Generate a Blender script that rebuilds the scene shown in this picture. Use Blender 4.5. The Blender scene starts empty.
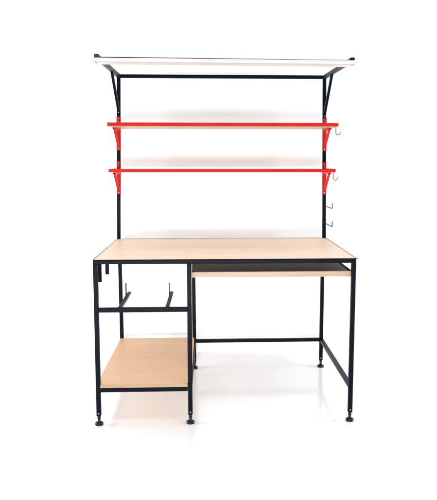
import bpy, bmesh, math
from mathutils import Vector, Matrix

# ------------------------------------------------------------------ camera
S = bpy.context.scene
COL = S.collection
cam_d = bpy.data.cameras.new("camera")
cam = bpy.data.objects.new("camera", cam_d); COL.objects.link(cam); S.camera = cam
yaw, pitch = 0.0420, 0.0994
fwd = Vector((math.sin(yaw) * math.cos(pitch), math.cos(yaw) * math.cos(pitch), -math.sin(pitch)))
rgt = Vector((math.cos(yaw), -math.sin(yaw), 0)); up = rgt.cross(fwd)
cam.matrix_world = Matrix(((rgt.x, up.x, -fwd.x, .5341), (rgt.y, up.y, -fwd.y, -2.9659), (rgt.z, up.z, -fwd.z, 1.2018), (0, 0, 0, 1)))
cam_d.sensor_fit = 'VERTICAL'; cam_d.sensor_height = 24.0
cam_d.lens = 659.3 / 500 * 24.0
cam_d.shift_x = -20.08 / 500; cam_d.shift_y = -20.2 / 500
cam_d.clip_start = 0.05; cam_d.clip_end = 100

# ------------------------------------------------------------------ light
w = bpy.data.worlds.new("World"); S.world = w; w.use_nodes = True
w.node_tree.nodes["Background"].inputs[0].default_value = (.955, .98, 1, 1)
w.node_tree.nodes["Background"].inputs[1].default_value = 0.43
S.view_settings.view_transform = 'Standard'; S.view_settings.look = 'None'
S.view_settings.exposure = -0.03; S.view_settings.gamma = 1.0

def area(name, loc, target, sx, sy, power, col=(1, 1, 1)):
    d = bpy.data.lights.new(name, 'AREA'); d.shape = 'RECTANGLE'; d.size = sx; d.size_y = sy
    d.energy = power; d.color = col
    o = bpy.data.objects.new(name, d); COL.objects.link(o); o.location = loc
    o.rotation_euler = (Vector(target) - Vector(loc)).to_track_quat('-Z', 'Y').to_euler()
    return o
area("fill_front_low", (0.3, -3.7, 0.40), (0.62, 1.0, 0.7), 2.6, 0.5, 104)  # added unseen lamp, casts soft shadows upward on the wall
area("fill_front_mid", (0.3, -3.7, 0.85), (0.62, 1.0, 0.9), 2.6, 0.4, 10)  # added unseen lamp, weak frontal fill for the backdrop wall
area("fill_floor_left", (-3.1, 0.15, 0.74), (-0.80, 0.32, 0.0), 1.2, 0.6, 160)  # added out of frame to brighten the floor under the bench
area("fill_floor_right", (4.3, 0.15, 0.74), (2.00, 0.32, 0.0), 1.2, 0.6, 160)  # its added counterpart on the right, whitens the floor under the bench
area("fill_top", (0.55, -1.3, 3.6), (0.6, 0.2, 0.0), 4.2, 1.6, 59)  # added overhead, out of view, to brighten wall, floor and tabletop

# ------------------------------------------------------------------ materials
def mat(name):
    m = bpy.data.materials.new(name); m.use_nodes = True
    n = m.node_tree.nodes; return m, n, m.node_tree.links, n["Principled BSDF"]

def ramp(n, stops):
    r = n.new("ShaderNodeValToRGB"); e = r.color_ramp.elements
    e[0].position, e[0].color = stops[0][0], (*stops[0][1], 1)
    e[1].position, e[1].color = stops[-1][0], (*stops[-1][1], 1)
    for p, c in stops[1:-1]:
        k = e.new(p); k.color = (*c, 1)
    return r

def paint(name, c0, c1, rough=.35, bump=.08, scale=60, coat=.2):
    m, n, l, b = mat(name)
    tc = n.new("ShaderNodeTexCoord"); nz = n.new("ShaderNodeTexNoise")
    nz.inputs["Scale"].default_value = 7; nz.inputs["Detail"].default_value = 6
    l.new(tc.outputs["Object"], nz.inputs["Vector"])
    r = ramp(n, [(.35, c0), (.65, c1)]); l.new(nz.outputs["Fac"], r.inputs["Fac"]); l.new(r.outputs[0], b.inputs["Base Color"])
    mr = n.new("ShaderNodeMapRange"); mr.inputs[3].default_value = rough - .07; mr.inputs[4].default_value = rough + .1
    l.new(nz.outputs["Fac"], mr.inputs[0]); l.new(mr.outputs[0], b.inputs["Roughness"])
    n2 = n.new("ShaderNodeTexNoise"); n2.inputs["Scale"].default_value = scale * 8; n2.inputs["Detail"].default_value = 3
    l.new(tc.outputs["Object"], n2.inputs["Vector"])
    bp = n.new("ShaderNodeBump"); bp.inputs["Strength"].default_value = bump; bp.inputs["Distance"].default_value = .001
    l.new(n2.outputs["Fac"], bp.inputs["Height"]); l.new(bp.outputs[0], b.inputs["Normal"])
    b.inputs["Specular IOR Level"].default_value = .06 if coat == 0 else .1
    b.inputs["Coat Weight"].default_value = coat; b.inputs["Coat Roughness"].default_value = .25
    return m

def wood(name, a, bcol, c, rough=.45, rot=0):
    m, n, l, b = mat(name)
    tc = n.new("ShaderNodeTexCoord"); mp = n.new("ShaderNodeMapping")
    mp.inputs["Scale"].default_value = (1.2, 26, 26) if not rot else (26, 1.2, 26)
    l.new(tc.outputs["Object"], mp.inputs["Vector"])
    nz = n.new("ShaderNodeTexNoise"); nz.inputs["Scale"].default_value = 1.6; nz.inputs["Detail"].default_value = 8
    nz.inputs["Roughness"].default_value = .62; nz.inputs["Distortion"].default_value = .5
    l.new(mp.outputs[0], nz.inputs["Vector"])
    r = ramp(n, [(.3, c), (.5, a), (.7, bcol)]); l.new(nz.outputs["Fac"], r.inputs["Fac"])
    n2 = n.new("ShaderNodeTexNoise"); n2.inputs["Scale"].default_value = 9; n2.inputs["Detail"].default_value = 4
    mp2 = n.new("ShaderNodeMapping"); mp2.inputs["Scale"].default_value = (2, 40, 40) if not rot else (40, 2, 40)
    l.new(tc.outputs["Object"], mp2.inputs["Vector"]); l.new(mp2.outputs[0], n2.inputs["Vector"])
    r2 = ramp(n, [(.36, (.86, .80, .74)), (.46, (1, 1, 1))]); l.new(n2.outputs["Fac"], r2.inputs["Fac"])
    mx = n.new("ShaderNodeMixRGB"); mx.blend_type = 'MULTIPLY'; mx.inputs[0].default_value = .8 if "birch" in name else .4
    l.new(r.outputs[0], mx.inputs[1]); l.new(r2.outputs[0], mx.inputs[2]); l.new(mx.outputs[0], b.inputs["Base Color"])
    b.inputs["Roughness"].default_value = rough
    bp = n.new("ShaderNodeBump"); bp.inputs["Strength"].default_value = .12; bp.inputs["Distance"].default_value = .0006
    l.new(n2.outputs["Fac"], bp.inputs["Height"]); l.new(bp.outputs[0], b.inputs["Normal"])
    return m

def plain(name, c, rough=.5, metal=0.0, spec=.5):
    m, n, l, b = mat(name)
    b.inputs["Base Color"].default_value = (*c, 1); b.inputs["Roughness"].default_value = rough
    b.inputs["Metallic"].default_value = metal; b.inputs["Specular IOR Level"].default_value = spec
    return m

M_BLACK = paint("navy_black_powder_coat", (.0007, .0024, .0062), (.0014, .0042, .0098), .38, coat=0)
M_RED = paint("red_powder_coat", (.40, .0085, .0075), (.48, .012, .009), .42, coat=.03)
M_DESK = wood("birch_laminate", (.91, .70, .53), (.94, .75, .585), (.87, .645, .475))
M_SHELF = wood("beech_laminate", (.66, .41, .235), (.71, .46, .275), (.60, .355, .19), .45)
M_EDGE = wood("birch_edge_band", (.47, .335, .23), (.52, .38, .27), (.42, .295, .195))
M_UNDER = wood("darkened_board", (.38, .22, .115), (.43, .26, .145), (.33, .185, .095))  # shelf wood darkened in colour to hold back bright light from below
M_SHELF_DARK = wood("beech_darkened", (.43, .275, .165), (.48, .32, .20), (.38, .235, .135))  # lower shelf wood darkened in colour against the strong front light
M_GREY = plain("dark_grey", (.037, .036, .049), .45)  # even dark grey for the tray, slide brackets and left arm end
M_STEEL = plain("galvanised_wire", (.055, .045, .045), .5, .4, .3)
M_BOLT = plain("zinc_bolt", (.42, .42, .43), .4, .6)
M_WHITE = paint("white_lamp_enamel", (.53, .515, .505), (.57, .555, .545), .4)
M_DIFF = plain("lamp_diffuser", (.40, .345, .32), .4, spec=.2)
M_RUBBER = plain("black_plastic", (.004, .006, .010), .35, spec=.2)
M_CABLE = plain("white_cable", (.62, .62, .60), .5)

m, n, l, b = mat("white_glossy_backdrop")
b.inputs["Base Color"].default_value = (.86, .865, .875, 1); b.inputs["Roughness"].default_value = .2
tc = n.new("ShaderNodeTexCoord"); nz = n.new("ShaderNodeTexNoise"); nz.inputs["Scale"].default_value = 3
l.new(tc.outputs["Object"], nz.inputs["Vector"])
mr = n.new("ShaderNodeMapRange"); mr.inputs[3].default_value = .14; mr.inputs[4].default_value = .17
b.inputs["IOR"].default_value = 1.95
l.new(nz.outputs["Fac"], mr.inputs[0]); l.new(mr.outputs[0], b.inputs["Roughness"])
M_BACK = m

# ------------------------------------------------------------------ helpers
def box(bm, lo, hi, bev=.0015):
    t = bmesh.new(); bmesh.ops.create_cube(t, size=1)
    lo, hi = Vector(lo), Vector(hi); c = (lo + hi) / 2; s = hi - lo
    for v in t.verts: v.co = Vector((v.co.x * s.x, v.co.y * s.y, v.co.z * s.z)) + c
    if bev: bmesh.ops.bevel(t, geom=t.edges[:], offset=min(bev, min(s) * .4), segments=2, profile=.6, affect='EDGES')
    merge(bm, t)

def merge(bm, t):
    me = bpy.data.meshes.new("tmp"); t.to_mesh(me); t.free(); bm.from_mesh(me); bpy.data.meshes.remove(me)

def bar(bm, a, c, wx, wy, side=(1, 0, 0), bev=.0015):
    """rectangular bar from a to c; wx measured along side, wy across"""
    a, c = Vector(a), Vector(c); z = (c - a).normalized(); L = (c - a).length
    x = Vector(side); x = (x - z * x.dot(z)).normalized(); y = z.cross(x)
    t = bmesh.new(); bmesh.ops.create_cube(t, size=1)
    for v in t.verts: v.co = Vector((v.co.x * wx, v.co.y * wy, v.co.z * L))
    if bev: bmesh.ops.bevel(t, geom=t.edges[:], offset=bev, segments=2, profile=.6, affect='EDGES')
    R = Matrix((x, y, z)).transposed()
    for v in t.verts: v.co = R @ v.co + (a + c) / 2
    merge(bm, t)

def lathe(bm, c, prof, seg=28, axis='Z'):
    c = Vector(c); rings = []
    for r, h in prof:
        ring = []
        for k in range(seg):
            a = 2 * math.pi * k / seg
            p = Vector((r * math.cos(a), r * math.sin(a), h)) if axis == 'Z' else Vector((r * math.cos(a), -h, r * math.sin(a)))
            ring.append(bm.verts.new(c + p))
        rings.append(ring)
    for q in range(len(rings) - 1):
        for k in range(seg):
            f = [rings[q][k], rings[q][(k + 1) % seg], rings[q + 1][(k + 1) % seg], rings[q + 1][k]]
            bm.faces.new(f)
    bm.faces.new(rings[0][::-1]); bm.faces.new(rings[-1])

def wire(bm, pts, r, seg=10):
    pts = [Vector(p) for p in pts]; rings = []; prev = None
    for i, p in enumerate(pts):
        d = (pts[min(i + 1, len(pts) - 1)] - pts[max(i - 1, 0)]).normalized()
        ref = prev if prev else (Vector((0, 0, 1)) if abs(d.z) < .8 else Vector((1, 0, 0)))
        x = (ref - d * ref.dot(d)).normalized(); y = d.cross(x); prev = x
        rings.append([bm.verts.new(p + x * r * math.cos(2 * math.pi * k / seg) + y * r * math.sin(2 * math.pi * k / seg)) for k in range(seg)])
    for q in range(len(rings) - 1):
        for k in range(seg):
            bm.faces.new([rings[q][k], rings[q][(k + 1) % seg], rings[q + 1][(k + 1) % seg], rings[q + 1][k]])
    bm.faces.new(rings[0][::-1]); bm.faces.new(rings[-1])

def obj(name, bm, m, parent=None, smooth=False, label=None):
    bmesh.ops.recalc_face_normals(bm, faces=bm.faces[:])
    me = bpy.data.meshes.new(name); bm.to_mesh(me); bm.free(); me.materials.append(m)
    if smooth:
        for p in me.polygons: p.use_smooth = True
        me.set_sharp_from_angle(angle=math.radians(35)) if hasattr(me, "set_sharp_from_angle") else None
    o = bpy.data.objects.new(name, me); COL.objects.link(o)
    if parent: o.parent = parent; o.matrix_parent_inverse = parent_inv(parent)
    if label: o["label"] = label
    return o

def parent_inv(p):
    return Matrix.Translation(-p.location) if p.type == 'EMPTY' else Matrix.Identity(4)

B = bmesh.new

# ------------------------------------------------------------------ backdrop (floor sweeping up into the wall)
WALL_Y, RAD = .95, .09
prof = [(-7, 0), (-3, 0), (0, 0), (WALL_Y - RAD, 0)]
prof += [(WALL_Y - RAD + RAD * math.sin(a), RAD - RAD * math.cos(a)) for a in [math.pi / 2 * k / 12 for k in range(1, 13)]]
prof += [(WALL_Y, 1), (WALL_Y, 4.2)]
bm = B(); cols = []
for y, z in prof: cols.append([bm.verts.new((x, y, z)) for x in (-5, -1, .6, 2.2, 6)])
for i in range(len(cols) - 1):
    for k in range(4): bm.faces.new([cols[i][k], cols[i][k + 1], cols[i + 1][k + 1], cols[i + 1][k]])
bk = obj("backdrop", bm, M_BACK, smooth=True); bk["kind"] = "structure"

# ------------------------------------------------------------------ the workbench
W, D, H = 1.2, .848, .772
XM, ZL = .434, .166
T = .020
bench = bpy.data.objects.new("workbench", None); COL.objects.link(bench)
bench.location = (W / 2, D / 2, 0)
bench["label"] = "tall workbench of dark steel tube, pale wood top, two red shelves, overhead lamp"
bench["category"] = "workbench"

# legs (tube > levelling foot)
def leg(x_top, x_bot, y, ztop):
    bm = B(); zb = .043
    bar(bm, (x_bot, y, zb), (x_top, y, ztop), T + .001, T, (1, 0, 0), .0022)
    o = obj("leg", bm, M_BLACK, bench)
    bm = B()
    lathe(bm, (x_bot, y, 0), [(.0185, 0), (.0195, .003), (.0195, .0075), (.017, .0115), (.0105, .0145), (.0085, .017), (.0065, .020), (.0065, .026), (.0080, .027), (.0080, .046)])
    obj("levelling_foot", bm, M_RUBBER, o, True)
    bm = B(); lathe(bm, (x_bot, y - T / 2, .0555), [(.0030, -.001), (.0030, .0008), (.002, .0014)], 14, 'Y')
    obj("bolt", bm, M_BOLT, o, True)
ZT = H - .0212
leg(.011, .0125, .011, ZT); leg(XM, XM + .001, .011, ZT); leg(1.189, 1.183, .011, ZT)
leg(.006, .012, .838, ZT); leg(XM - .003, XM, .838, ZT); leg(1.188, 1.183, .838, ZT)

# desktop frame: four tubes, each a part
SL, SR = -.007, .007            # the rear corners sit slightly wider than the front ones
def tube(name, a, c, wx=T, wy=T, side=(0, 0, 1), m=M_BLACK, parent=bench):
    bm = B(); bar(bm, a, c, wx, wy, side, .002); return obj(name, bm, m, parent)
zf = H - .0115
fr = B(); bar(fr, (.001, .010, zf), (W - .001, .010, zf), .019, T, (0, 0, 1), .0022)
rail_f = obj("front_rail", fr, M_BLACK, bench)
tube("rear_rail", (SL + .02, D - .010, zf), (W + SR - .02, D - .010, zf), .019)
tube("side_rail", (.011, .0215, zf), (.006, D - .0215, zf), .019)
tube("side_rail", (W - .011, .0215, zf), (W - .006, D - .0215, zf), .019)
# desktop board with thin dark rim
def quad_prism(bm, pts, z0, z1):
    a = [bm.verts.new((x, y, z0)) for x, y in pts]; c = [bm.verts.new((x, y, z1)) for x, y in pts]
    bm.faces.new(a[::-1]); bm.faces.new(c); k = len(pts)
    for i in range(k): bm.faces.new([a[i], a[(i + 1) % k], c[(i + 1) % k], c[i]])
bm = B(); q = .004
quad_prism(bm, [(q, .0025), (W - q, .0025), (W + SR - q, D - q), (SL + q, D - q)], H - .0018, H + .0004)
desk = obj("tabletop", bm, M_DESK, bench)
bm = B()
quad_prism(bm, [(q + .016, .021), (W - q - .016, .021), (W + SR - q - .02, D - .022), (SL + q + .02, D - .022)], H - .018, H - .0019)
obj("core_board", bm, M_EDGE, desk)
bm = B()
quad_prism(bm, [(0, .001), (q - .0003, .001), (SL + q - .0003, D), (SL, D)], H - .0018, H + .0014)
quad_prism(bm, [(W - q + .0003, .001), (W, .001), (W + SR, D), (W + SR - q + .0003, D)], H - .0018, H + .0014)
quad_prism(bm, [(SL + q, D - q + .0003), (W + SR - q, D - q + .0003), (W + SR - q, D), (SL + q, D)], H - .0018, H + .0014)
quad_prism(bm, [(q, 0), (W - q, 0), (W - q, .0022), (q, .0022)], H - .0018, H + .0006)
quad_prism(bm, [(W + .0001, .0), (W + .008, .0), (W + .008, .004), (W + .0001, .004)], H - .0016, H + .0010)
obj("edge_trim", bm, M_BLACK, desk)

# low frame and lower shelf
tube("front_rail", (.022, .011, ZL), (XM - .0105, .011, ZL))
tube("rear_rail", (.018, .838, ZL), (XM - .0105, .838, ZL))
tube("side_rail", (.012, .0215, ZL), (.010, .8275, ZL))
tube("side_rail", (XM, .0215, ZL), (XM - .002, .8275, ZL))
tube("rear_stretcher", (XM + .0085, .838, ZL), (1.174, .838, ZL))
tube("side_stretcher", (1.184, .0215, ZL), (1.184, .8275, ZL))
bm = B()
quad_prism(bm, [(.0225, .003), (XM - .012, .003), (XM - .012, .0225), (XM + .004, .0225), (XM - .001, .8255), (.004, .8255), (.004, .0225), (.0225, .0225)], .1765, .1900)
ls = obj("lower_shelf", bm, M_SHELF, bench, label="beech coloured lower shelf board")
bm = B(); box(bm, (.0225, .0018, .1768), (XM - .012, .0028, .1898), .0003)  # strip added in darker colour to tone down the brightly lit board front
obj("darkened_front", bm, M_SHELF_DARK, ls)

# middle bar with two support rails and pins
tube("middle_bar", (.0225, .011, .540), (XM - .0105, .011, .540), .022, .018)
for x in (.116, .332):
    bm = B()
    bar(bm, (x, .0205, .546), (x, .385, .546), .017, .012, (1, 0, 0), .0012)
    r_ = obj("support_rail", bm, M_BLACK, bench)
    bm = B(); px = x - .0080
    box(bm, (px - .0022, .300, .5405), (px + .0028, .312, .610), .0006)
    obj("stop_pin", bm, M_BLACK, r_)

# hanger tabs under the left of the tabletop
for y in (.052, .270):
    bm = B(); box(bm, (.0125, y, .660), (.0305, y + .012, .7505), .0015)
    obj("hanger_tab", bm, M_BLACK, bench)

# pull-out tray
bm = B(); box(bm, (.4475, .034, .6862), (1.178, .40, .7076), .0012)
tray = obj("pull_out_tray", bm, M_GREY, bench, label="dark topped pull-out tray with a pale wood front edge")
bm = B(); box(bm, (.4455, .024, .684), (1.190, .0335, .7095), .0015)
obj("front_edge", bm, M_EDGE, tray)
for x in (.4490, 1.1805):
    bm = B(); box(bm, (x - .003, .034, .6900), (x - .0005 + .003, .42, .7130), .0006)
    obj("slide", bm, M_BLACK, tray)
for y in (.0345, .35):
    bm = B(); box(bm, (.4478, y, .7135), (.4525, y + .026, .7505), .0006); obj("slide_bracket", bm, M_GREY, tray)
bm = B(); box(bm, (1.166, .040, .6805), (1.182, .075, .6855), .0006)
obj("catch", bm, M_BLACK, tray)

# uprights
UY = .838
UL = lambda z: .0035 + (.0185 - .0035) * (z - .777) / (1.70 - .777)
UR = lambda z: 1.1930 + (1.1840 - 1.1930) * (z - .777) / (1.70 - .777)
for U in (UL, UR):
    bm = B(); bar(bm, (U(.774), UY, .774), (U(1.6835), UY, 1.6835), T, T, (1, 0, 0), .002)
    obj("upright", bm, M_BLACK, bench)
# top frame: rear cross bar, two arms, front cross bar, struts
ZC = 1.694
tube("top_crossbar", (UL(1.7) + .0105, UY, ZC), (UR(1.7) - .0105, UY, ZC), T, T)
AXL, AXR = .0155, 1.1865
YF = .085
for s, ax, bx in ((-1, UL(1.7), .0205), (1, UR(1.7), 1.1845)):
    zf_ = 1.686 if s < 0 else 1.677
    bm = B(); bar(bm, (ax, UY + .010, ZC), (bx, YF, zf_), T, T, (1, 0, 0), .002)
    arm = obj("top_arm", bm, M_BLACK, bench)
    bm = B(); bar(bm, (bx, YF - .0006, zf_), (bx, YF - .0001, zf_), .013, .013, (1, 0, 0), 0)
    obj("tube_opening", bm, M_GREY if s < 0 else M_RUBBER, arm)
    zs, ys = (1.505, .575) if s < 0 else (1.488, .60)
    bm = B(); U = UL if s < 0 else UR
    bar(bm, (U(zs), UY - .012, zs), (ax + (bx - ax) * .35, ys, ZC - .013), .014, .014, (1, 0, 0), .0015)
    obj("diagonal_strut", bm, M_BLACK, bench)
    bm = B(); box(bm, (U(zs) - .009, UY - .0135, zs - .022), (U(zs) + .009, UY - .0105, zs + .022), .0008)
    pl = obj("strut_plate", bm, M_BLACK, bench)
    bm = B()
    lathe(bm, (U(zs), UY - .0135, zs - .013), [(.0032, -.001), (.0032, .0012), (.002, .002)], 12, 'Y')
    obj("bolt", bm, M_BOLT, pl, True)
tube("front_crossbar", (.032, YF + .012, 1.6795), (1.174, YF + .012, 1.6725), .009, .009)

# overhead lamp
bm = B()
bar(bm, (.0165, .045, 1.6640), (1.1880, .045, 1.6590), .013, .030, (0, 0, 1), .003)
bar(bm, (.0165, .1, 1.6660), (1.1880, .1, 1.6610), .008, .080, (0, 0, 1), .0015)
lamp = obj("lamp", bm, M_WHITE, bench, label="slim white overhead lamp")
bm = B(); bar(bm, (.030, .098, 1.6585), (1.174, .098, 1.6535), .007, .072, (0, 0, 1), .002)
obj("lamp_diffuser", bm, M_DIFF, lamp)
for x, z in ((.014, 1.6615), (1.1905, 1.6565)):
    bm = B(); box(bm, (x - .0022, .031, z - .0085), (x + .0022, .140, z + .0085), .0015); obj("end_cap", bm, M_WHITE, lamp)
for x, z in ((.06, 1.674), (1.10, 1.669)):
    bm = B(); box(bm, (x, .09, z - .002), (x + .014, .104, z + .004), .001); obj("mounting_clip", bm, M_BLACK, lamp)
bm = B(); P0, P1 = Vector((1.184, .10, 1.668)), Vector((1.62, WALL_Y, 1.80))
wire(bm, [P0.lerp(P1, t) - Vector((0, 0, .05 * 4 * t * (1 - t))) for t in [k / 20 for k in range(21)]], .0011, 8)
obj("power_cable", bm, M_CABLE, lamp, True)

# red shelves
def shelf(z0, z1, xl, xr, pz, board_under):
    YS = .555; YB = UY - .0125
    bm = B()
    box(bm, (xl, YS, z0), (xr, YS + .003, z1), .0008)                       # front lip
    box(bm, (xl, YS + .0032, z0), (xl + .003, YB - .0032, z1), .0008)
    box(bm, (xr - .003, YS + .0032, z0), (xr, YB - .0032, z1), .0008)
    sh = obj("shelf", bm, M_RED, bench, label="upper red edged shelf" if z0 > 1.3 else "lower red edged shelf")
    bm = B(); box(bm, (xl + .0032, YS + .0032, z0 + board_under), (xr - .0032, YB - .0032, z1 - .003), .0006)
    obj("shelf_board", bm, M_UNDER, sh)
    for U, (pa, pb) in ((UL, pz[0]), (UR, pz[1])):
        bm = B(); x = U((pa + pb) / 2); yp = UY - T / 2
        bar(bm, (U(pa), yp - .0015, pa), (U(pb), yp - .0015, pb), .0222, .0026, (1, 0, 0), .0006)   # plate on the upright
        for sx in (-1, 1):                                                                        # cheeks wrap the tube
            bar(bm, (U(pa) + sx * .0108, yp + .005, pa), (U(pb) + sx * .0108, yp + .005, pb), .0014, .012, (1, 0, 0), 0)
        for sx in (-1, 1):                                                                       # u-section arm
            bar(bm, (x + sx * .007, yp - .0028, z0 - .0075), (x + sx * .007, yp - .175, z0 - .0060), .0022, .008, (1, 0, 0), .0004)
        bar(bm, (x, yp - .0028, z0 - .0036), (x, yp - .178, z0 - .0036), .016, .0022, (1, 0, 0), .0004)
        br = obj("bracket", bm, M_RED, sh)
        bm = B()
        bar(bm, (x, yp - .003, pa + .016), (x, yp - .150, z0 - .010), .0140, .006, (1, 0, 0), .001)
        obj("bracket_strut", bm, M_RED, br)
        for zz in (pa + .010, pb - .012, pb - .028):
            bm = B()
            lathe(bm, (U(zz), yp - .0028, zz), [(.0030, -.001), (.0030, .0010), (.0018, .0016)], 12, 'Y')
            obj("bolt", bm, M_BOLT, br, True)
    # red J hook at the right end
    bm = B(); hx, hz, hy = xr - .008, z0, YS + .03
    pts = [(hx, hy, hz + .004), (hx, hy, hz - .012), (hx, hy, hz - .026)]
    for k in range(1, 11):
        a = math.pi * k / 10
        pts.append((hx + .0115 - .0115 * math.cos(a), hy, hz - .032 - .0115 * math.sin(a)))
    pts.append((hx + .0235, hy, hz - .024))
    wire(bm, pts, .0023, 10); obj("hook", bm, M_RED, sh, True, label="red hook at the end of the shelf")
shelf(1.4010, 1.4195, -.0085, 1.2140, ((1.279, 1.469), (1.277, 1.464)), -.002)
shelf(1.1580, 1.1765, -.0055, 1.2030, ((1.031, 1.219), (1.027, 1.212)), .002)

# two steel prongs on the right upright
for z in (.9600, .8600):
    x = UR(z); y0 = UY - T / 2
    bm = B()
    wire(bm, [(x + .004, y0 + .002, z), (x + .004, y0 - .10, z), (x + .005, y0 - .215, z), (x + .005, y0 - .222, z + .002), (x + .005, y0 - .225, z + .008), (x + .005, y0 - .225, z + .030)], .0030, 10)
    obj("prong_hook", bm, M_STEEL, bench, True)
